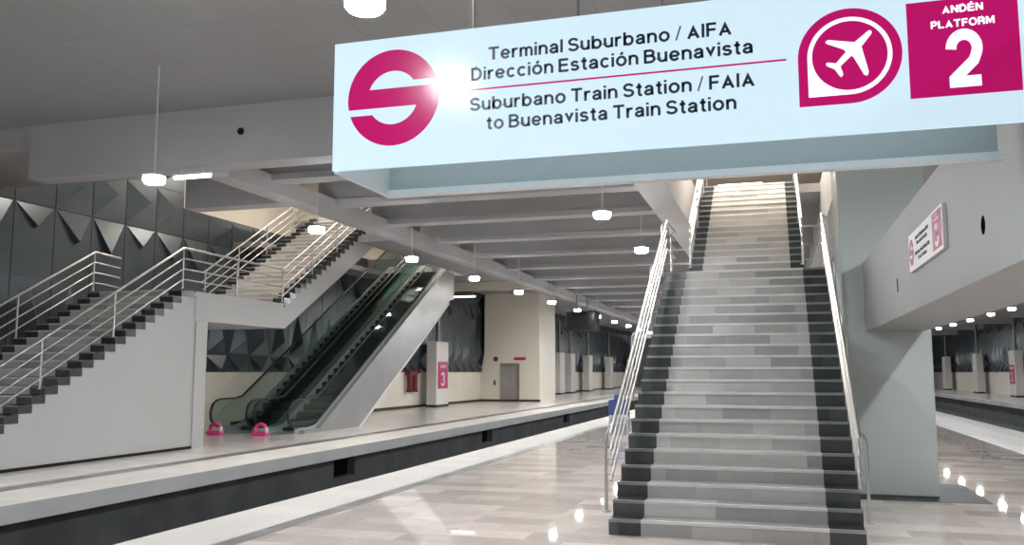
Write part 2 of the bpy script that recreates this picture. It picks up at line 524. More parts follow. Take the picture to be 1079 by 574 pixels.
# ------------------------------------------------------------------ structure: ceiling, deck, beams
struct('ceiling', MB().box(-18.3, 18, BACK, 12.9, 6.40, 6.55), 'ceiling')
slab = MB()
def sl(x0, x1, y0, y1, z0=Z_DECK0, z1=Z_DECK1): slab.box(x0, x1, y0, y1, z0, z1)
sl(-18.3, -9.8, 13.4, 16.1)
sl(-16.9, -13.2, 28.45, 30.6, 7.1, 7.31)
sl(-18.3, -16.9, 26.3, 37)
sl(-13.2, -9.8, 26.3, 37)
sl(-18.3, -9.8, 37, FAR, 6.75, 6.95)
slab.box(-9.8, -9.7, 37, FAR, 5.6, 6.95)
slab.box(-18.3, -9.8, 36.8, 37, 6.08, 6.95)
sl(-9.8, -1.95, 13.4, FAR)
sl(-1.95, 1.15, 21.93, FAR)
sl(1.15, 18, 13.4, FAR)
struct('ceiling_deck', slab, 'slab')
fb = MB().box(-18.3, -13.3, 13.1, 13.4, 6.08, 6.55).box(-13.3, 2.9, 12.9, 13.4, 5.38, 6.55).box(2.9, 18, 12.9, 13.4, 5.38, 6.55)
struct('trim_11', fb, 'concrete', 'deep grey cross beam where the panelled ceiling ends')
struct('trim_70', MB().tube([(-8.75, 12.88, 5.93), (-8.75, 12.95, 5.93)], 0.062, 16), 'black')  # black disc paints the shade of a round hole in the beam
lb = MB().box(-9.75, -9.3, 13.4, FAR, 5.28, 5.62)
struct('trim_12', lb, 'concrete')
n = 13
for yj in (15.0, 17.6, 20.4, 23.6, 27.0, 30.5, 34.3, 38.0, 41.5, 45.5, 50, 55, 61, 68, 76, 86, 98):
    j = MB()
    x1 = -1.95
    # T-shaped joist: deep web with a wider bottom flange
    j.box(-9.8, x1, yj - 0.16, yj + 0.16, 5.60, Z_DECK0)
    j.box(-9.8, x1, yj - 0.24, yj + 0.24, 5.50, 5.62)
    if yj > 22: j.box(-1.5, 18, yj - 0.16, yj + 0.16, 5.52, Z_DECK0)
    struct('trim_%d' % n, j, 'concrete'); n += 1
struct('trim_%d' % n, MB().box(-12.15, -9.75, 15.95, 16.4, 5.3, Z_DECK1), 'concrete'); n += 1
for x0, x1 in ((-2.35, -1.8), (1.1, 1.62)):
    struct('trim_%d' % n, MB().box(x0, x1, 13.4, 40, 5.1, Z_DECK1), 'concrete'); n += 1
# low deep beam on the right, carried by the glossy pillar; a round hole is cut through its left face
def beam_right():
    b = MB()
    x0, x1, y0, y1, z0, z1 = 1.28, 2.06, -6.0, 14.22, 2.40, 3.44
    yc, zc, r = 6.18, 2.73, 0.062
    b.face([(x1, y0, z0), (x1, y1, z0), (x1, y1, z1), (x1, y0, z1)])
    b.face([(x0, y0, z0), (x0, y1, z0), (x1, y1, z0), (x1, y0, z0)])
    b.face([(x0, y0, z1), (x0, y1, z1), (x1, y1, z1), (x1, y0, z1)])
    b.face([(x0, y0, z0), (x1, y0, z0), (x1, y0, z1), (x0, y0, z1)])
    b.face([(x0, y1, z0), (x1, y1, z0), (x1, y1, z1), (x0, y1, z1)])
    a = 0.2
    b.face([(x0, y0, z0), (x0, yc - a, z0), (x0, yc - a, z1), (x0, y0, z1)])
    b.face([(x0, yc + a, z0), (x0, y1, z0), (x0, y1, z1), (x0, yc + a, z1)])
    b.face([(x0, yc - a, z0), (x0, yc + a, z0), (x0, yc + a, zc - a), (x0, yc - a, zc - a)])
    b.face([(x0, yc - a, zc + a), (x0, yc + a, zc + a), (x0, yc + a, z1), (x0, yc - a, z1)])
    N = 32
    def sq(t):
        c, s_ = math.cos(t), math.sin(t); k = a / max(abs(c), abs(s_))
        return (yc + c * k, zc + s_ * k)
    for i in range(N):
        t0, t1 = 2 * math.pi * i / N, 2 * math.pi * (i + 1) / N
        p0, p1 = sq(t0), sq(t1)
        q0 = (yc + r * math.cos(t0), zc + r * math.sin(t0)); q1 = (yc + r * math.cos(t1), zc + r * math.sin(t1))
        b.face([(x0, *p0), (x0, *p1), (x0, *q1), (x0, *q0)])
        b.face([(x0, *q0), (x0, *q1), (x0 + .3, *q1), (x0 + .3, *q0)], 1)
    b.face([(x0 + .3, yc + r * math.cos(2 * math.pi * i / N), zc + r * math.sin(2 * math.pi * i / N)) for i in range(N)], 1)
    b.box(x0 - 0.004, x0 + 0.01, 10.36, 10.43, 2.67, 2.81, 1)
    return b
struct('trim_%d' % n, beam_right(), ['beam_right', 'black'], 'smooth grey low beam running to the pillar, with a round hole'); n += 1
struct('pillar', MB().bbox(0.95, 2.18, 14.22, 15.45, 0, 6.08, 0.02), 'pillar', 'broad glossy grey green pillar right of the main stairs')

# ------------------------------------------------------------------ structure: walls
def folded_wall(X, y0, y1, rows, cy, depth, sgn):
    """flat metal panels, each with one triangular fold; rows: (z0, z1, kind), kind D points down, U points up, R points away along +Y"""
    b = MB()
    ny = int((y1 - y0) / cy)
    X1 = X + sgn * 0.004
    for j, (e, g, kind) in enumerate(rows):
        h = g - e
        for i in range(ny):
            a, c = y0 + i * cy, y0 + (i + 1) * cy
            w = c - a
            q = (1.0, 0.75, 1.2)[(i * 2 + j) % 3]
            if kind == 'D':
                T = [(a + 0.05, g - 0.03), (c - 0.05, g - 0.03), (a + w * (0.5, 0.56, 0.44)[(i + j) % 3], g - min(h * 0.95, 0.85 * q))]
                P = (T[2][0], T[2][1] + 0.07)
            elif kind == 'U':
                T = [(a + 0.10, e + 0.03), (c - 0.10, e + 0.03), (a + w * (0.5, 0.56, 0.44)[(i + j) % 3], e + h * 0.92)]
                P = (a + w * 0.62, e + 0.30 * h)
            else:
                T = [(a + 0.03, e + 0.05), (a + 0.03, g - 0.1), (a + w * 0.72, e + h * 0.55)]
                P = (a + w * 0.62, e + h * 0.55)
            t = [(X1, p[0], p[1]) for p in T]
            P = (X + sgn * depth * q, P[0], P[1])
            for k in range(3):
                b.face([t[k], t[(k + 1) % 3], P])
            b.box(min(X - sgn * 0.03, X), max(X - sgn * 0.03, X), a + 0.012, c - 0.012, e + 0.010, g - 0.010)
    z0, z1 = rows[0][0], rows[-1][1]
    b.box(min(X - sgn * 0.02, X - sgn * 0.15), max(X - sgn * 0.02, X - sgn * 0.15), y0, y0 + ny * cy, z0, z1)
    return b
LROWS = [(1.8, 2.4, 'D'), (2.4, 4.2, 'U'), (4.2, 6.06, 'D'), (6.06, 7.0, 'R')]
struct('wall_left', folded_wall(-18.0, 8.0, 23.61, LROWS[:3] + [(6.06, 7.45, 'R'), (7.45, 8.7, 'R')], 1.3, 0.17, 1), 'panel', 'dark grey metal cladding with triangular folds')
struct('wall_left', folded_wall(-18.0, 23.6, FAR, LROWS, 1.3, 0.17, 1), 'panel')
struct('wall_right', folded_wall(17.4, 25.0, FAR, [(1.8, 2.4, 'D'), (2.4, 4.2, 'U'), (4.2, 6.06, 'D')], 1.3, 0.2, -1), 'panel')
struct('wall_left_wainscot', MB().box(-18.3, -17.98, 8.0, FAR, 0, 1.8), 'cream')
struct('baseboard_left', MB().box(-18.0, -17.94, 26.5, FAR, 0, 0.12), 'slab_stone')
struct('wall_right_wainscot', MB().box(17.38, 17.7, 8.0, FAR, 0, 1.8), 'cream')
struct('wall_far', MB().box(-18.3, 17.7, FAR, FAR + 0.3, -1.3, 6.3), 'slab')
# upper hall seen through the stair openings
struct('wall_upper_left', MB().box(-18.5, -18.05, 13.0, 46, 6.96, 9.9), 'cream')
struct('wall_upper_partition', MB().box(-18.05, -16.75, 30.62, 30.8, 5.8, 9.8), 'cream')
struct('wall_upper_far', MB().box(-18.3, 18, 46, 46.3, Z_DECK1, 9.9), 'cream')
struct('ceiling_upper', MB().box(-18.5, 18, 13.4, 46.3, 9.8, 10.0), 'cream')
struct('wall_upper_front', MB().box(-18.5, 18, 13.0, 13.4, 6.55, 10.0), 'cream')

# ------------------------------------------------------------------ main staircase
XL, XR = -1.87, 0.82
main = thing('staircase', (-0.52, Y0, 0), 'grey marble main staircase with black side borders, rising right of centre to the upper hall', 'staircase')
def step_mb(x0, x1, bl, br, y, y2, z0, z1):
    """one stair block: marble middle, black border tiles each end, slim pale nosing"""
    b = MB()
    for a, c, k in ((x0, x0 + bl, 1), (x0 + bl, x1 - br, 0), (x1 - br, x1, 1)):
        b.box(a, c, y, y2, z0, z1, k)
    e = 0.004
    for a, c, k in ((x0, x0 + bl, 3), (x0 + bl, x1 - br, 2), (x1 - br, x1, 3)):
        b.box(a, c, y - e - 0.008, y + 0.03, z1 - 0.03, z1 + e, k)
    return b
SM = ['stair', 'stair_black', 'nosing', 'nosing_black']
for k in range(1, 22):
    yy = Y0 + (k - 1) * T
    y2 = yy + T + 0.02 if k < 21 else yy + 0.4
    step_mb(XL, XR, 0.36, 0.36, yy, y2, max(0, k * R - 0.42), k * R).build('step', SM, main)
for k in range(1, 17):
    yy = Y_F2 + (k - 1) * T
    z1 = Z_LAND + k * R
    step_mb(-1.60, 0.54, 0.25, 0.25, yy, yy + T + 0.02 if k < 16 else yy + 0.3, z1 - 0.42, z1 if k < 16 else 6.288).build('step', SM, main)
MB().box(XL, XR, Y_LAND0 + 0.3, Y_F2, Z_LAND - 0.3, Z_LAND).build('landing', 'stair', main)
# solid stringers under the flights
b = MB()
for x0, x1 in ((XL + 0.02, XL + 0.2), (XR - 0.2, XR - 0.02)):
    b.prism([(Y0 + 0.05, 0), (Y0 + 20 * T + 0.3, Z_LAND - 0.35), (Y_F2, Z_LAND - 0.35), (Y_F2, Z_LAND - 0.6), (Y0 + 20 * T + 0.3, Z_LAND - 0.6), (Y0 + 1.2, 0)], 'X', x0, x1)
for x0, x1 in ((-1.58, -1.4), (0.34, 0.52)):
    b.prism([(Y_F2, Z_LAND - 0.5), (Y_F2, Z_LAND - 0.3), (Y_F2 + 15 * T, 6.0), (Y_F2 + 15 * T, 5.7)], 'X', x0, x1)
b.build('stringer', 'concrete', main)

def railing(name, path, xs, label, posts, heights=(0.93, 0.76, 0.59, 0.42), r=0.018, hook=0, loc=None, cat='railing'):
    """path: list of (y, zfloor) polyline; posts: list of y; xs: x position; hook: side the top bracket leans to"""
    def zf(y):
        for (a, za), (c, zc) in zip(path, path[1:]):
            if a <= y <= c: return za + (zc - za) * (y - a) / (c - a)
        return path[-1][1] if y > path[-1][0] else path[0][1]
    t = thing(name, (xs, path[0][0], path[0][1]), label, cat)
    for i, h in enumerate(heights):
        rr = r * 1.25 if i == 0 else r * 0.8
        MB().tube([(xs, y, z + h) for y, z in path], rr).build('handrail' if i == 0 else 'rail', 'steel', t)
    for y in posts:
        z = zf(y)
        if hook:
            xo = xs + hook * 0.075
            p = [(xo, y, z), (xo, y, z + 0.78), (xo - hook * 0.008, y, z + 0.86), (xo - hook * 0.03, y, z + 0.905), (xs, y, z + 0.93)]
        else:
            p = [(xs, y, z), (xs, y, z + heights[0])]
        pb = MB().tube(p, r)
        pb.lathe(p[0][0], y, [(0.045, z), (0.045, z + 0.012)], 10)
        for h in heights[1:]:
            if hook: pb.tube([(xo, y, z + h), (xs, y, z + h)], r * 0.5, 6)
        pb.build('post', 'steel', t)
    return t
def nos(y): return (y - Y0) / T * R + R
F1 = [(Y0 + 0.02, R), (Y0 + 20 * T, Z_LAND), (Y_F2 - 0.1, Z_LAND)]
py = [Y0 + 0.12, Y0 + 2.15, Y0 + 4.1, Y0 + 5.75, Y_F2 - 0.15]
railing('stair_railing', F1, XL + 0.03, 'stainless steel four-rail railing along the left edge of the lower main flight', py, hook=-1)
railing('stair_railing', F1, XR - 0.03, 'stainless steel four-rail railing along the right edge of the lower main flight', py, hook=1)
F2 = [(Y_F2, Z_LAND + R), (Y_F2 + 15 * T, 6.29), (Y_F2 + 15 * T + 0.8, 6.29)]
py2 = [Y_F2 + 0.14, Y_F2 + 2.0, Y_F2 + 3.9, Y_F2 + 5.0]
railing('stair_railing', F2, -1.57, 'stainless steel railing left of the narrower upper main flight', py2, hook=0)
railing('stair_railing', F2, 0.51, 'stainless steel railing right of the narrower upper main flight', py2, hook=0)

# ------------------------------------------------------------------ left staircase
LX0, LX1 = -16.1, -13.4
LT = 0.30
YT = 17.6                       # nosing 22
ZL = 22 * R                     # 3.74
Y2 = 22.12                      # first riser of the upper flight
left = thing('staircase', (-14.7, 11.3, 0), 'white-walled left staircase with black-edged steps and a landing', 'staircase')
for k in range(1, 23):
    yy = YT - (22 - k) * LT
    step_mb(LX0, LX1, 0.36, 0.36, yy, yy + LT + (0.02 if k < 22 else 0.25), max(0, k * R - 0.155), k * R).build('step', SM, left)
MB().box(LX0, LX1 - 0.005, YT + 0.5, Y2, ZL - 0.12, ZL - 0.002).build('landing', 'white', left)
for k in range(1, 22):
    yy = Y2 + (k - 1) * LT
    step_mb(LX0, LX1, 0.36, 0.36, yy, yy + LT + 0.02, ZL + k * R - 0.155, ZL + k * R).build('step', SM, left)
# side wall under the lower flight: saw-toothed top
poly = [(YT - 21 * LT + 0.3, 0)]
poly += [(18.6, 0), (18.6, ZL - 0.1), (YT + 0.02, ZL - 0.1)]
for k in range(22, 1, -1):
    yy = YT - (22 - k) * LT
    poly += [(yy + 0.02, k * R - 0.15), (yy + 0.02, (k - 1) * R - 0.15)]
MB().prism(poly, 'X', LX1 - 0.16, LX1 - 0.015).build('side_wall', 'white', left)
MB().prism(poly, 'X', LX0 + 0.015, LX0 + 0.16).build('side_wall', 'white', left)
MB().box(LX0 + 0.02, LX1 + 0.02, 18.18, 18.62, 0, 3.02).build('pier', 'white', left)
MB().box(LX0 + 0.016, LX1 - 0.012, 18.62, 18.66, 0.0, 3.02).build('end_wall', 'white', left)
box('baseboard', 'black', LX1 - 0.01, LX1 + 0.012, 11.8, 18.18, 0, 0.06, left)
MB().box(LX0, LX1 - 0.004, 18.15, Y2 + 0.1, 3.03, ZL - 0.1).build('landing_beam', 'white', left)
# upper flight: inclined slab
s2 = R / LT
poly = [(Y2 + 0.1, 3.03), (Y2 + 0.1, ZL - 0.05)]
for k in range(1, 22):
    yy = Y2 + (k - 1) * LT
    poly += [(yy + 0.03, ZL + (k - 1) * R - 0.02), (yy + 0.03, ZL + k * R - 0.14)]
poly += [(Y2 + 21 * LT, 7.15), (Y2 + 21 * LT, 6.45)]
MB().prism(poly, 'X', LX0 + 0.02, LX1 - 0.015).build('flight_slab', 'white', left)
def lz(y): return (y - YT) / LT * R + ZL
LP = [(11.3, lz(11.3)), (YT + 0.12, ZL + 0.05), (Y2 + 0.02, ZL + 0.02), (Y2 + 20 * LT, 7.31), (Y2 + 20 * LT + 0.9, 7.31)]
lposts = [11.9, 13.62, 15.5, YT + 0.1, 19.9, Y2, Y2 + 1.65, Y2 + 3.2, Y2 + 4.8, Y2 + 6.3]
railing('stair_railing', LP, LX1 - 0.06, 'long steel railing on the near edge of the left staircase and its landing', lposts, (0.95, 0.70, 0.45, 0.20), 0.024)
railing('stair_railing', LP[:2] + [(18.6, ZL)], LX0 + 0.06, 'steel railing on the far edge of the lower left flight, against the folded wall', lposts[:4], (0.95, 0.70, 0.45, 0.20), 0.024)
railing('stair_railing', [(Y2 - 0.1, ZL)] + LP[3:], LX0 + 0.06, 'steel railing on the far edge of the upper left flight', [Y2, Y2 + 1.65, Y2 + 3.2, Y2 + 4.8, Y2 + 6.3], (0.95, 0.70, 0.45, 0.20), 0.024)

# ------------------------------------------------------------------ escalators
ES = 0.57
EY0 = 24.35
EY1 = EY0 + 6.29 / ES
def esc_path(h, ya, yb):
    k = 0.35
    return [(ya, h), (EY0 - k, h), (EY0 + 0.1, h + 0.06), (EY0 + k + .2, h + (k + .2) * ES), (EY1 - k - .2, h + 6.29 - (k + .2) * ES), (EY1 - 0.1, h + 6.23), (EY1 + k, h + 6.29), (yb, h + 6.29)]
def band(z_lo, z_hi, ya, yb):
    lo = esc_path(z_lo, ya, yb); hi = esc_path(z_hi, ya, yb)
    return lo + hi[::-1]
def escalator(x0, x1, label, clad):
    """x0, x1: centres of the two handrails"""
    xc = (x0 + x1) / 2
    e = thing('escalator', (xc, 22.8, 0), label, 'escalator', )
    for x in (x0, x1):
        p = [(x, 23.35, 0.16), (x, 23.05, 0.22), (x, 22.86, 0.42), (x, 22.84, 0.62), (x, 22.93, 0.84), (x, 23.12, 0.96), (x, 23.35, 0.99)]
        p += [(x, a, b_) for a, b_ in esc_path(1.0, 23.6, EY1 + 1.2)]
        MB().tube(p, 0.042, 8, 0, 0.03).build('handrail', 'rubber', e)
        bp = esc_path(0.14, 23.3, EY1 + 1.1) + esc_path(0.97, 23.3, EY1 + 1.1)[::-1]
        bp += [(23.1, 0.93), (22.95, 0.8), (22.88, 0.6), (22.9, 0.42), (23.06, 0.26)]
        g = MB().prism(bp, 'X', x - 0.008, x + 0.008)
        g.build('glass_balustrade', 'glass', e)
        MB().prism(band(-0.12, 0.16, 23.25, EY1 + 1.2), 'X', x - 0.03, x + 0.03).build('skirt', 'skirt', e)
    MB().box(x0 + 0.03, x1 - 0.03, 22.6, EY0 - 0.1, -0.001, 0.012).build('landing_plate', 'skirt', e)
    # each step a block with ribbed tread
    n_s = int((EY1 - EY0) / 0.40)
    st = None
    for k in range(n_s):
        dy, dz = 0.40 * k, 0.40 * ES * k
        if st is None:
            sb = MB().box(x0 + 0.06, x1 - 0.06, EY0, EY0 + 0.40, -0.16, 0.10)
            for q in range(14):
                xx = x0 + 0.1 + (x1 - x0 - 0.2) * q / 13
                sb.box(xx - 0.012, xx + 0.012, EY0 - 0.003, EY0 + 0.40, 0.10, 0.115)
            st = sb.build('escalator_step', 'esc_step', e)
        else:
            c = st.copy(); C.objects.link(c); c.parent = e; c.location = (0, dy, dz)
    tr = MB().prism(band(-1.25, -0.14, 23.2, EY1 + 1.2)[:], 'X', x0 + 0.05, x1 - 0.05)
    # keep the casing above the floor: clipped profile
    tr = MB().prism([(23.3, 0.0), (EY0, 0.0), (EY0 + 0.4, 0.0 + 0.4 * ES - 0.16), (EY1, 6.29 - 0.16), (EY1 + 1.2, 6.13), (EY1 + 1.2, 5.0), (EY1, 6.29 - 1.5), (EY0 + 1.5 / ES, 0.0)], 'X', x0 + 0.05, x1 - 0.05)
    tr.build('truss_casing', 'clad', e)
    if clad:
        xo = x1 + 0.19
        MB().prism([(EY0 - 0.9, 0.0), (EY0 - 0.9, 0.10), (EY0, 0.10), (EY1, 6.39), (EY1, 6.29 - 1.55), (EY0 + 1.55 / ES, 0.0)], 'X', x1 + 0.03, xo).build('side_cladding', 'clad', e)
        MB().prism([(EY0 + 1.55 / ES - 0.06, 0.0), (EY1, 6.29 - 1.515), (EY1, 6.29 - 1.60), (EY0 + 1.60 / ES + 0.05, 0.0)], 'X', x1 + 0.03, xo + 0.012).build('cladding_edge_trim', 'pale_trim', e)
    return e
escalator(-16.2, -14.98, 'glass-sided escalator next to the left staircase, the inner one of the pair', False)
escalator(-14.72, -13.6, 'glass-sided escalator with grey side cladding, the outer one nearer the track', True)
# metal deck closing the gap between the two
gap = MB().prism(band(-0.12, 0.15, 23.3, EY1 + 1.2), 'X', -14.925, -14.775)
tag(gap.build('escalator_divider', 'skirt', None, (-14.85, 23.3, 0)), 'satin metal deck strip closing the gap between the two escalators', 'cover strip')
# pink barriers at the feet of the escalators
def pink(x, y, label):
    t = thing('entry_barrier', (x, y, 0), label, 'barrier')
    b = MB()
    a = [(x - 0.2 + 0.02 * 0, y, 0.02)]
    pts = [(x + 0.17 * math.cos(math.radians(d)), y, 0.17 + 0.15 * math.sin(math.radians(d))) for d in range(-30, 215, 15)]
    b.tube(pts, 0.055, 8)
    b.bbox(x - 0.26, x + 0.24, y - 0.12, y + 0.12, 0.0, 0.12, 0.03)
    b.build('arch', 'pink', t)
    MB().lathe(x + 0.22, y - 0.06, [(0.05, 0.1), (0.06, 0.16), (0.045, 0.22), (0.02, 0.24)], 10).build('white_knob', 'plate_white', t)
pink(-15.7, 22.4, 'low bright pink barrier at the foot of the inner escalator, beside the staircase')
pink(-14.2, 22.4, 'low bright pink barrier at the foot of the outer escalator')

# ------------------------------------------------------------------ big hanging sign
# hangs between the platform edge and the low beam; w/h coordinates on its face are in units of K metres
K = 0.643
SY = 4.5
SXL, SXR, SZ0, SZ1 = -2.437, 1.183, 2.957, 3.716
sign = thing('station_sign', ((SXL + SXR) / 2, SY, SZ0), 'big backlit hanging sign reading Terminal Suburbano / AIFA with platform number 2', 'sign')
MB().box(SXL, SXR, SY + 0.003, SY + 0.03, SZ0, SZ1).build('light_box', 'sign_face', sign)
SD = SY + 0.77
MB().box(SXL, SXR, SY + 0.03, SD, SZ1 - 0.03, SZ1 - 0.002)\
    .box(SXL + 0.02, SXR, SD - 0.02, SD, SZ0 + 0.02, SZ1 - 0.03).build('casing', 'sign_case', sign)
MB().box(SXL, SXL + 0.02, SY + 0.03, SD, SZ0, SZ1).build('end_panel', 'sign_lip', sign)
MB().box(SXL, SXR + 0.02, SD - 0.06, SD + 0.012, SZ0 - 0.014, SZ0 + 0.026).build('bottom_lip', 'sign_lip', sign)
MB().box(SXL - 0.002, SXL + 0.024, SY + 0.03, SD - 0.06, SZ0 - 0.01, SZ0).build('side_lip', 'sign_lip', sign)
for x in (-1.64, -1.02, -0.55, 0.61):
    MB().tube([(x, SY + 0.2, SZ1 - 0.01), (x, SY + 0.2, 6.40)], 0.008, 8).build('hanger_rod', 'dark_steel', sign)
def put_sign(u, z, d): return (SXL + (u + 3.79) * K, SY + 0.0028 - d, SZ0 + (z - 3.6) * K)
text_on(sign, 'Terminal Suburbano / AIFA', -2.31, -0.27, 4.478, 0.113, put_sign, 0.088)
text_on(sign, 'Direcci\u00f3n Estaci\u00f3n Buenavista', -2.465, -0.11, 4.308, 0.113, put_sign, 0.088)
text_on(sign, 'Suburbano Train Station / FAIA', -2.475, -0.105, 4.04, 0.113, put_sign, 0.088)
text_on(sign, 'to Buenavista Train Station', -2.325, -0.25, 3.865, 0.113, put_sign, 0.088)
dl = MB(); plate(dl, [(-2.69, 4.219), (0.14, 4.219), (0.14, 4.233), (-2.69, 4.233)], put_sign, -0.002, 0.003); dl.build('divider_line', 'magenta', sign)
lg = MB(); s_logo(lg, -3.205, 4.228, 0.437, put_sign, -0.002, 0.004); lg.build('s_emblem', 'magenta', sign)
# airport badge: disc with a square lower left corner
cx, cz = 0.60, 4.21
drop = MB()
plate(drop, arc(cx, cz, 0.375, -90, 180, 44) + [(cx - 0.375, cz - 0.375)], put_sign, -0.002, 0.003)
dr = drop.build('airport_badge', 'magenta', sign)
rg = MB()
plate(rg, arc(cx, cz, 0.305, -90, 180, 44) + [(cx - 0.305, cz - 0.305)], put_sign, 0.0, 0.005)
rg.build('badge_outline', 'sign_white', dr)
ds = MB(); plate(ds, arc(cx, cz, 0.272, 0, 354, 59), put_sign, 0.0, 0.007); ds.build('badge_disc', 'magenta', dr)
PL = [(0.135, 0.172), (0.15, 0.182), (0.165, 0.172), (0.163, 0.152), (0.088, 0.06), (0.132, -0.142), (0.122, -0.172), (0.1, -0.165), (0.03, -0.02), (0.015, -0.005), (-0.068, -0.08), (-0.05, -0.148), (-0.064, -0.168), (-0.08, -0.15), (-0.108, -0.102), (-0.165, -0.07), (-0.172, -0.05), (-0.155, -0.043), (-0.1, -0.057), (-0.022, 0.03), (-0.04, 0.05), (-0.163, 0.108), (-0.17, 0.122), (-0.15, 0.136), (0.04, 0.098)]
pl = MB(); plate(pl, [(cx + a, cz + b_) for a, b_ in PL], put_sign, 0.0, 0.009); pl.build('aeroplane_symbol', 'sign_white', dr)
sq = MB(); plate(sq, [(1.015, 3.83), (1.765, 3.83), (1.765, 4.57), (1.015, 4.57)], put_sign, -0.002, 0.003)
sqo = sq.build('platform_square', 'magenta', sign)
text_on(sqo, 'AND\u00c9N', 1.262, 1.535, 4.463, 0.055, put_sign, 0.1, 'sign_white', 0.006)
text_on(sqo, 'PLATFORM', 1.18, 1.605, 4.352, 0.055, put_sign, 0.1, 'sign_white', 0.006)
text_on(sqo, '2', 1.275, 1.505, 3.90, 0.42, put_sign, 0.098, 'sign_white', 0.006)

# ------------------------------------------------------------------ small sign on the low beam
ss = thing('wall_sign', (1.27, 8.25, 2.90), 'small white sign with round emblem and magenta number square on the low beam', 'sign')
BX = 1.279
MB().box(BX - 0.03, BX, 7.38, 9.2, 2.75, 3.10).build('plate', ['plate_white'], ss)
U0 = 9.2
def put_b(u, z, d): return (BX - 0.0305 - d, U0 - u, z)
lg = MB(); s_logo(lg, 0.16, 2.925, 0.125, put_b, 0.0, 0.003); lg.build('s_emblem', 'plate_magenta', ss)
q = MB(); plate(q, [(1.36, 2.78), (1.76, 2.78), (1.76, 3.08), (1.36, 3.08)], put_b, 0, 0.003); qo = q.build('platform_square', 'plate_magenta', ss)
text_on(qo, 'AND\u00c9N', 1.49, 1.63, 3.04, 0.02, put_b, 0.09, 'plate_white', 0.005)
text_on(qo, 'PLATFORM', 1.45, 1.67, 3.005, 0.02, put_b, 0.09, 'plate_white', 0.005)
text_on(qo, '3', 1.48, 1.64, 2.80, 0.18, put_b, 0.10, 'plate_white', 0.005)
for tx, a, c, zz in (('Terminal Suburbano / AIFA', 0.42, 1.16, 3.01), ('Direcci\u00f3n Estaci\u00f3n', 0.50, 1.08, 2.955), ('Suburbano Train Station / FAIA', 0.38, 1.20, 2.87), ('Train Station', 0.55, 1.02, 2.815)):
    text_on(ss, tx, a, c, zz, 0.034, put_b, 0.06, 'ink', 0.003)

# ------------------------------------------------------------------ pendant lamps
def lamp_proto(x, y, zl, ztop, label, r=0.155):
    t = thing('pendant_lamp', (x, y, zl), label, 'lamp')
    MB().tube([(x, y, zl + 0.14), (x, y, ztop)], 0.012, 6).build('rod', 'lamp_body', t)
    MB().lathe(x, y, [(r * 0.35, zl + 0.15), (r * 0.5, zl + 0.12), (r * 0.98, zl + 0.075), (r, zl + 0.068)], 20).build('housing', 'lamp_body', t)
    MB().lathe(x, y, [(r * 0.94, zl - 0.02), (r * 1.02, zl - 0.008), (r * 1.02, zl + 0.07)], 20).build('rim', 'lamp_rim', t)
    MB().lathe(x, y, [(r * 0.86, zl - 0.034), (r * 0.90, zl - 0.021)], 20).build('diffuser', 'lamp', t)
    return t
ordn = ('nearest second third fourth fifth sixth seventh eighth ninth tenth eleventh twelfth thirteenth fourteenth fifteenth sixteenth '
        'seventeenth eighteenth nineteenth twentieth twenty-first twenty-second twenty-third').split()
def lamp_row(x, ys, where, tops, grp):
    for i, y in enumerate(ys):
        lab = 'round white pendant lamp %s, %s from the near end' % (where, ordn[i])
        tp = tops(y)
        t = lamp_proto(x, y, 4.62, tp, lab)
        t['group'] = grp
top_l = lambda y: 6.42 if y < 12.9 else 6.1
lamp_row(-8.8, [1.12 + 4.85 * k for k in range(0, 23)], 'over the left track', top_l, 'pendant lamps over the left track')
lamp_row(-2.98, [5.97, 10.82, 15.67, 20.52, 27, 33, 39, 45, 51, 57, 63, 70, 77, 84, 91, 98, 106], 'over the middle platform', top_l, 'pendant lamps over the middle platform')  # lamps behind the stairs are unseen, added to light the far end
lamp_row(10.2, [20, 32, 40, 44.6, 48.7, 53.7, 58.7, 63.6, 69, 75, 81, 88, 95, 102], 'over the right tracks', top_l, 'pendant lamps over the right tracks')
lamp_row(3.6, [1.12, 5.97, 10.82, 18, 25, 32, 40], 'unseen, right of the glossy pillar', top_l, 'pendant lamps right of the pillar')  # unseen row; nearer lamps added to brighten the right floor
lamp_row(-2.98, [-3.9, 1.12], 'over the platform front end', top_l, 'pendant lamps at the front end')
def linear_lamp(name, x0, x1, y, z, label, ztop, m='tube_lamp', watt=None, w=0.07, col=(1, 0.90, 0.78)):
    t = thing(name, ((x0 + x1) / 2, y, z), label, 'lamp')
    MB().bbox(x0, x1, y - w / 2, y + w / 2, z - 0.03, z + 0.03, 0.01).build('tube', m, t)
    MB().box(x0 - 0.02, x1 + 0.02, y - w / 2 - 0.01, y + w / 2 + 0.01, z + 0.03, z + 0.06).build('housing', 'lamp_body', t)
    h = MB()
    for x in (x0 + 0.15, x1 - 0.15): h.tube([(x, y, z + 0.05), (x, y, ztop)], 0.008, 6)
    h.build('hanger', 'lamp_body', t)
    if watt:
        d = bpy.data.lights.new('lamp_light', 'AREA')
        d.shape = 'RECTANGLE'; d.size = x1 - x0; d.size_y = 0.15; d.energy = watt; d.color = col
        l = bpy.data.objects.new('lamp_light', d); C.objects.link(l); l.parent = t; l.location = (0, 0, -0.08)
    return t
linear_lamp('linear_lamp', -10.15, -9.4, 13.0, 5.22, 'short bright linear lamp under the deep cross beam, beside a pendant lamp', 5.39)
linear_lamp('linear_lamp', -14.1, -13.0, 37.6, 5.2, 'short linear lamp beside the top of the outer escalator', 6.75)
linear_lamp('linear_lamp', -2.05, -0.37, 35.6, 9.2, 'warm linear lamp in the upper hall, seen above the top of the main stairs', 9.81, 'hall_lamp', HALL_WATT, 0.14)
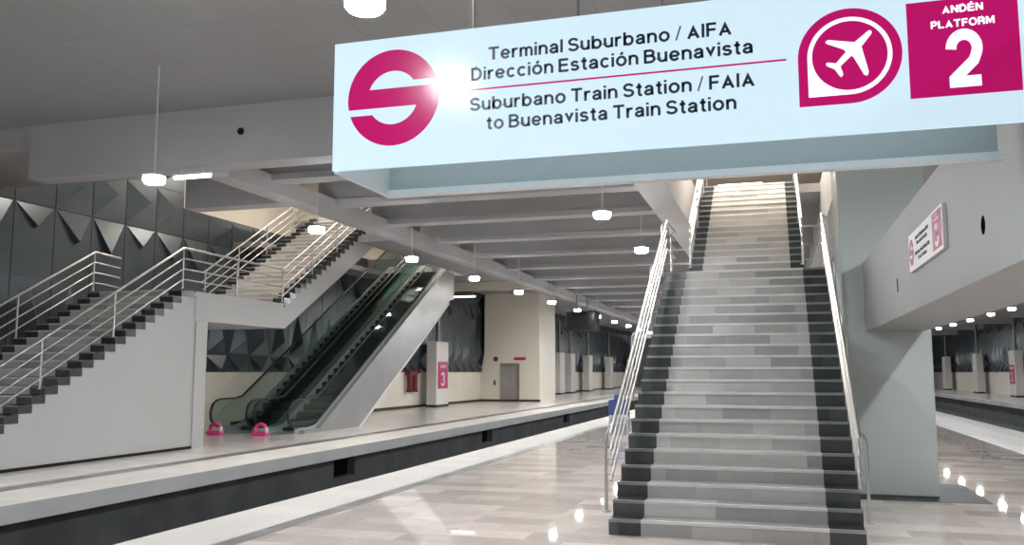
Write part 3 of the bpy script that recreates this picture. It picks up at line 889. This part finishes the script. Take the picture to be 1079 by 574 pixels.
for x, y, w in ((-0.5, 19.5, 'above the upper main flight'), (-0.9, 24, 'directly above the main stair head'), (-14.5, 21, 'above the left staircase'), (-14, 27.5, 'above the head of the left staircase'), (-13, 36, 'above the escalator heads')):  # unseen lamps added to brighten the stair flights and openings
    linear_lamp('linear_lamp', x - 0.85, x + 0.85, y, 9.2, 'added unseen warm linear lamp in the upper hall, ' + w, 9.81, 'hall_lamp', HALL_WATT * (1.8 if 'main' in w else 0.9), 0.14)

for y, w in ((41, 'nearest of four'), (49, 'second of four'), (66, 'third of four'), (86, 'farthest of four')):  # unseen lamps, added to light the far left platform
    linear_lamp('linear_lamp', -10.6, -9.92, y, 6.0, 'added unseen linear lamp behind the long beam over the left platform, ' + w, 6.76, 'tube_lamp', 230, 0.12, (1, 0.96, 0.9))
# ------------------------------------------------------------------ elevator tower, wall columns
EYF = 53.0
tower = thing('elevator_shaft', (-15.8, EYF, 0), 'tall cream elevator tower standing on the left platform', 'elevator')
ex0, ex1 = -17.7, -14.1
dx0, dx1 = -16.6, -15.45
MB().box(ex0, dx0 - 0.06, EYF, EYF + 4, 0, 6.74).box(dx1 + 0.06, ex1, EYF, EYF + 4, 0, 6.74).box(dx0 - 0.06, dx1 + 0.06, EYF, EYF + 4, 2.35, 6.74)\
    .box(dx0 - 0.06, dx1 + 0.06, EYF + 0.5, EYF + 4, 0, 2.35).build('tower_wall', 'cream', tower)
MB().prism([(ex0 - 0.55, 0), (ex0, 0), (ex0, 3.2)], 'Y', EYF + 0.05, EYF + 1.5).build('side_buttress', 'cream', tower)
MB().box(dx0, (dx0 + dx1) / 2 - 0.005, EYF + 0.12, EYF + 0.16, 0.02, 2.3).build('door', 'door', tower)
MB().box((dx0 + dx1) / 2 + 0.005, dx1, EYF + 0.12, EYF + 0.16, 0.02, 2.3).build('door', 'door', tower)
MB().box(dx0 - 0.06, dx0, EYF - 0.03, EYF + 0.16, 0, 2.36).box(dx1, dx1 + 0.06, EYF - 0.03, EYF + 0.16, 0, 2.36).box(dx0, dx1, EYF - 0.03, EYF + 0.16, 2.3, 2.36).build('door_frame', 'steel', tower)
MB().bbox(dx0 - 0.5, dx0 - 0.34, EYF - 0.03, EYF, 1.0, 1.3, 0.01).build('call_panel', 'dark_steel', tower)
pt = MB(); plate(pt, arc(-16.95, 2.62, 0.16, 0, 345, 23), lambda u, z, d: (u, EYF - d, z), 0, 0.03); tag(pt.build('picture_sign', 'maroon', tower), 'round maroon picture sign')
MB().box(-15.75, -15.0, EYF - 0.03, EYF, 2.55, 2.72).build('notice_plate', 'plate_magenta', tower)
MB().box(ex0 - 0.5, ex1 + 0.03, EYF - 0.03, EYF - 0.001, 0, 0.12).build('plinth', 'slab_stone', tower)

def column(x, y, label, side, h=3.4, sign=None, w=0.56, dp=1.7):
    """side: +1 when the track lies at +X of the column (left wall), -1 for the right wall"""
    t = thing('wall_column', (x, y, 0), label, 'column')
    MB().bbox(x - w / 2, x + w / 2, y, y + dp, 0, h, 0.02).build('shaft', 'column', t)
    MB().box(x - w / 2 - 0.02, x + w / 2 + 0.02, y - 0.02, y + dp + 0.02, 0, 0.12).build('plinth', 'slab_stone', t)
    MB().tube([(x, y + dp / 2, h), (x, y + dp / 2, 6.07)], 0.11, 10).build('steel_post', 'dark_steel', t)
    if sign:
        xf = x + side * (w / 2 + 0.002)
        a, b_ = sorted((xf, xf + side * 0.03))
        sp = MB().box(a, b_, y + 0.2, y + dp - 0.15, 0.95, 2.35).build('number_sign', 'plate_magenta', t)
        put = lambda u, z, d: (xf + side * (0.031 + d), y + dp / 2 + side * u, z)
        text_on(sp, sign, -0.3, 0.28, 1.08, 0.72, put, 0.08, 'plate_white', 0.006)
        text_on(sp, 'AND\u00c9N', -0.42, 0.42, 2.02, 0.16, put, 0.08, 'plate_white', 0.006)
    return t
column(-17.25, 43.0, 'white column with the magenta number 3 sign, left of the elevator tower', 1, sign='3')
for i, y in enumerate((70.5, 74.5, 82, 93, 107)):
    column(-17.3, y, 'pale column by the left wall, %s beyond the elevator tower' % ('first', 'second', 'third', 'fourth', 'fifth')[i], 1)
for i, (y, sg) in enumerate(((72.0, '3'), (85, None), (100, None))):
    column(16.7, y, 'pale column by the right wall, ' + ('with a magenta sign, at the right frame edge', 'middle of the three right of the pillar', 'farthest, just right of the pillar')[i], -1, sign=sg)

# ------------------------------------------------------------------ hose valve, display, blue chair
hv = thing('fire_hose_valve', (-17.9, 41.6, 0.85), 'maroon twin fire hose valve on the cream wall left of the number column', 'hydrant')
hb = MB()
hb.tube([(-17.75, 41.1, 1.75), (-17.75, 42.2, 1.75)], 0.13, 10)
hb.tube([(-17.97, 41.65, 1.75), (-17.75, 41.65, 1.75)], 0.1, 10)
hb.build('manifold', 'maroon', hv)
for y in (41.3, 42.0):
    b = MB().tube([(-17.75, y, 1.78), (-17.75, y, 0.85)], 0.14, 10)
    b.lathe(-17.75, y, [(0.17, 0.8), (0.17, 0.95)], 12)
    b.build('hose_outlet', 'maroon', hv)
MB().tube([(-17.6, 42.15, 1.8), (-17.55, 42.45, 1.9)], 0.06, 8).build('valve_handle', 'maroon', hv)

TVX, TVY, TVZ = -8.95, 41.5, 3.75
tv = thing('information_display', (TVX, TVY, TVZ), 'black double-sided information display hanging over the left track', 'display')
MB().prism([(TVX - 0.75, TVY - 0.12), (TVX + 0.75, TVY - 0.35), (TVX + 0.75, TVY + 0.6), (TVX - 0.75, TVY + 0.35)], 'Z', TVZ, TVZ + 0.95).build('casing', 'black', tv)
MB().prism([(TVX - 0.68, TVY - 0.145), (TVX + 0.68, TVY - 0.355), (TVX + 0.68, TVY - 0.33), (TVX - 0.68, TVY - 0.12)], 'Z', TVZ + 0.06, TVZ + 0.88).build('screen', 'screen', tv)
MB().prism([(TVX - 0.68, TVY + 0.33), (TVX + 0.68, TVY + 0.565), (TVX + 0.68, TVY + 0.595), (TVX - 0.68, TVY + 0.375)], 'Z', TVZ + 0.06, TVZ + 0.88).build('screen', 'screen', tv)
MB().tube([(TVX - 0.25, TVY + 0.12, TVZ + 0.94), (TVX - 0.25, TVY + 0.12, 6.09)], 0.04, 8).tube([(TVX + 0.25, TVY + 0.12, TVZ + 0.94), (TVX + 0.25, TVY + 0.12, 6.09)], 0.04, 8).build('hanger', 'dark_steel', tv)

bx, by = -4.88, 28.2
ch = thing('chair', (bx, by, 0), 'blue plastic chair with grey legs on the platform left of the main stairs', 'chair')
MB().bbox(bx - 0.30, bx + 0.30, by - 0.28, by + 0.24, 0.46, 0.56, 0.02).build('seat', 'blue', ch)
bk = MB()
bk.prism([(bx - 0.30, 0.52), (bx + 0.30, 0.52), (bx + 0.31, 0.92), (bx + 0.16, 0.95), (bx + 0.14, 1.10), (bx - 0.10, 1.10), (bx - 0.12, 0.95), (bx - 0.29, 0.92)], 'Y', by - 0.31, by - 0.25)
bk.build('backrest', 'blue', ch)
for sx in (-1, 1):
    for sy in (-1, 1):
        MB().tube([(bx + sx * 0.26, by + sy * 0.22, 0.48), (bx + sx * 0.31, by + sy * 0.27, 0.0)], 0.028, 8).build('leg', 'grey_plastic', ch)
MB().box(bx - 0.27, bx + 0.27, by - 0.25, by - 0.22, 0.18, 0.40).build('leg_panel', 'grey_plastic', ch)
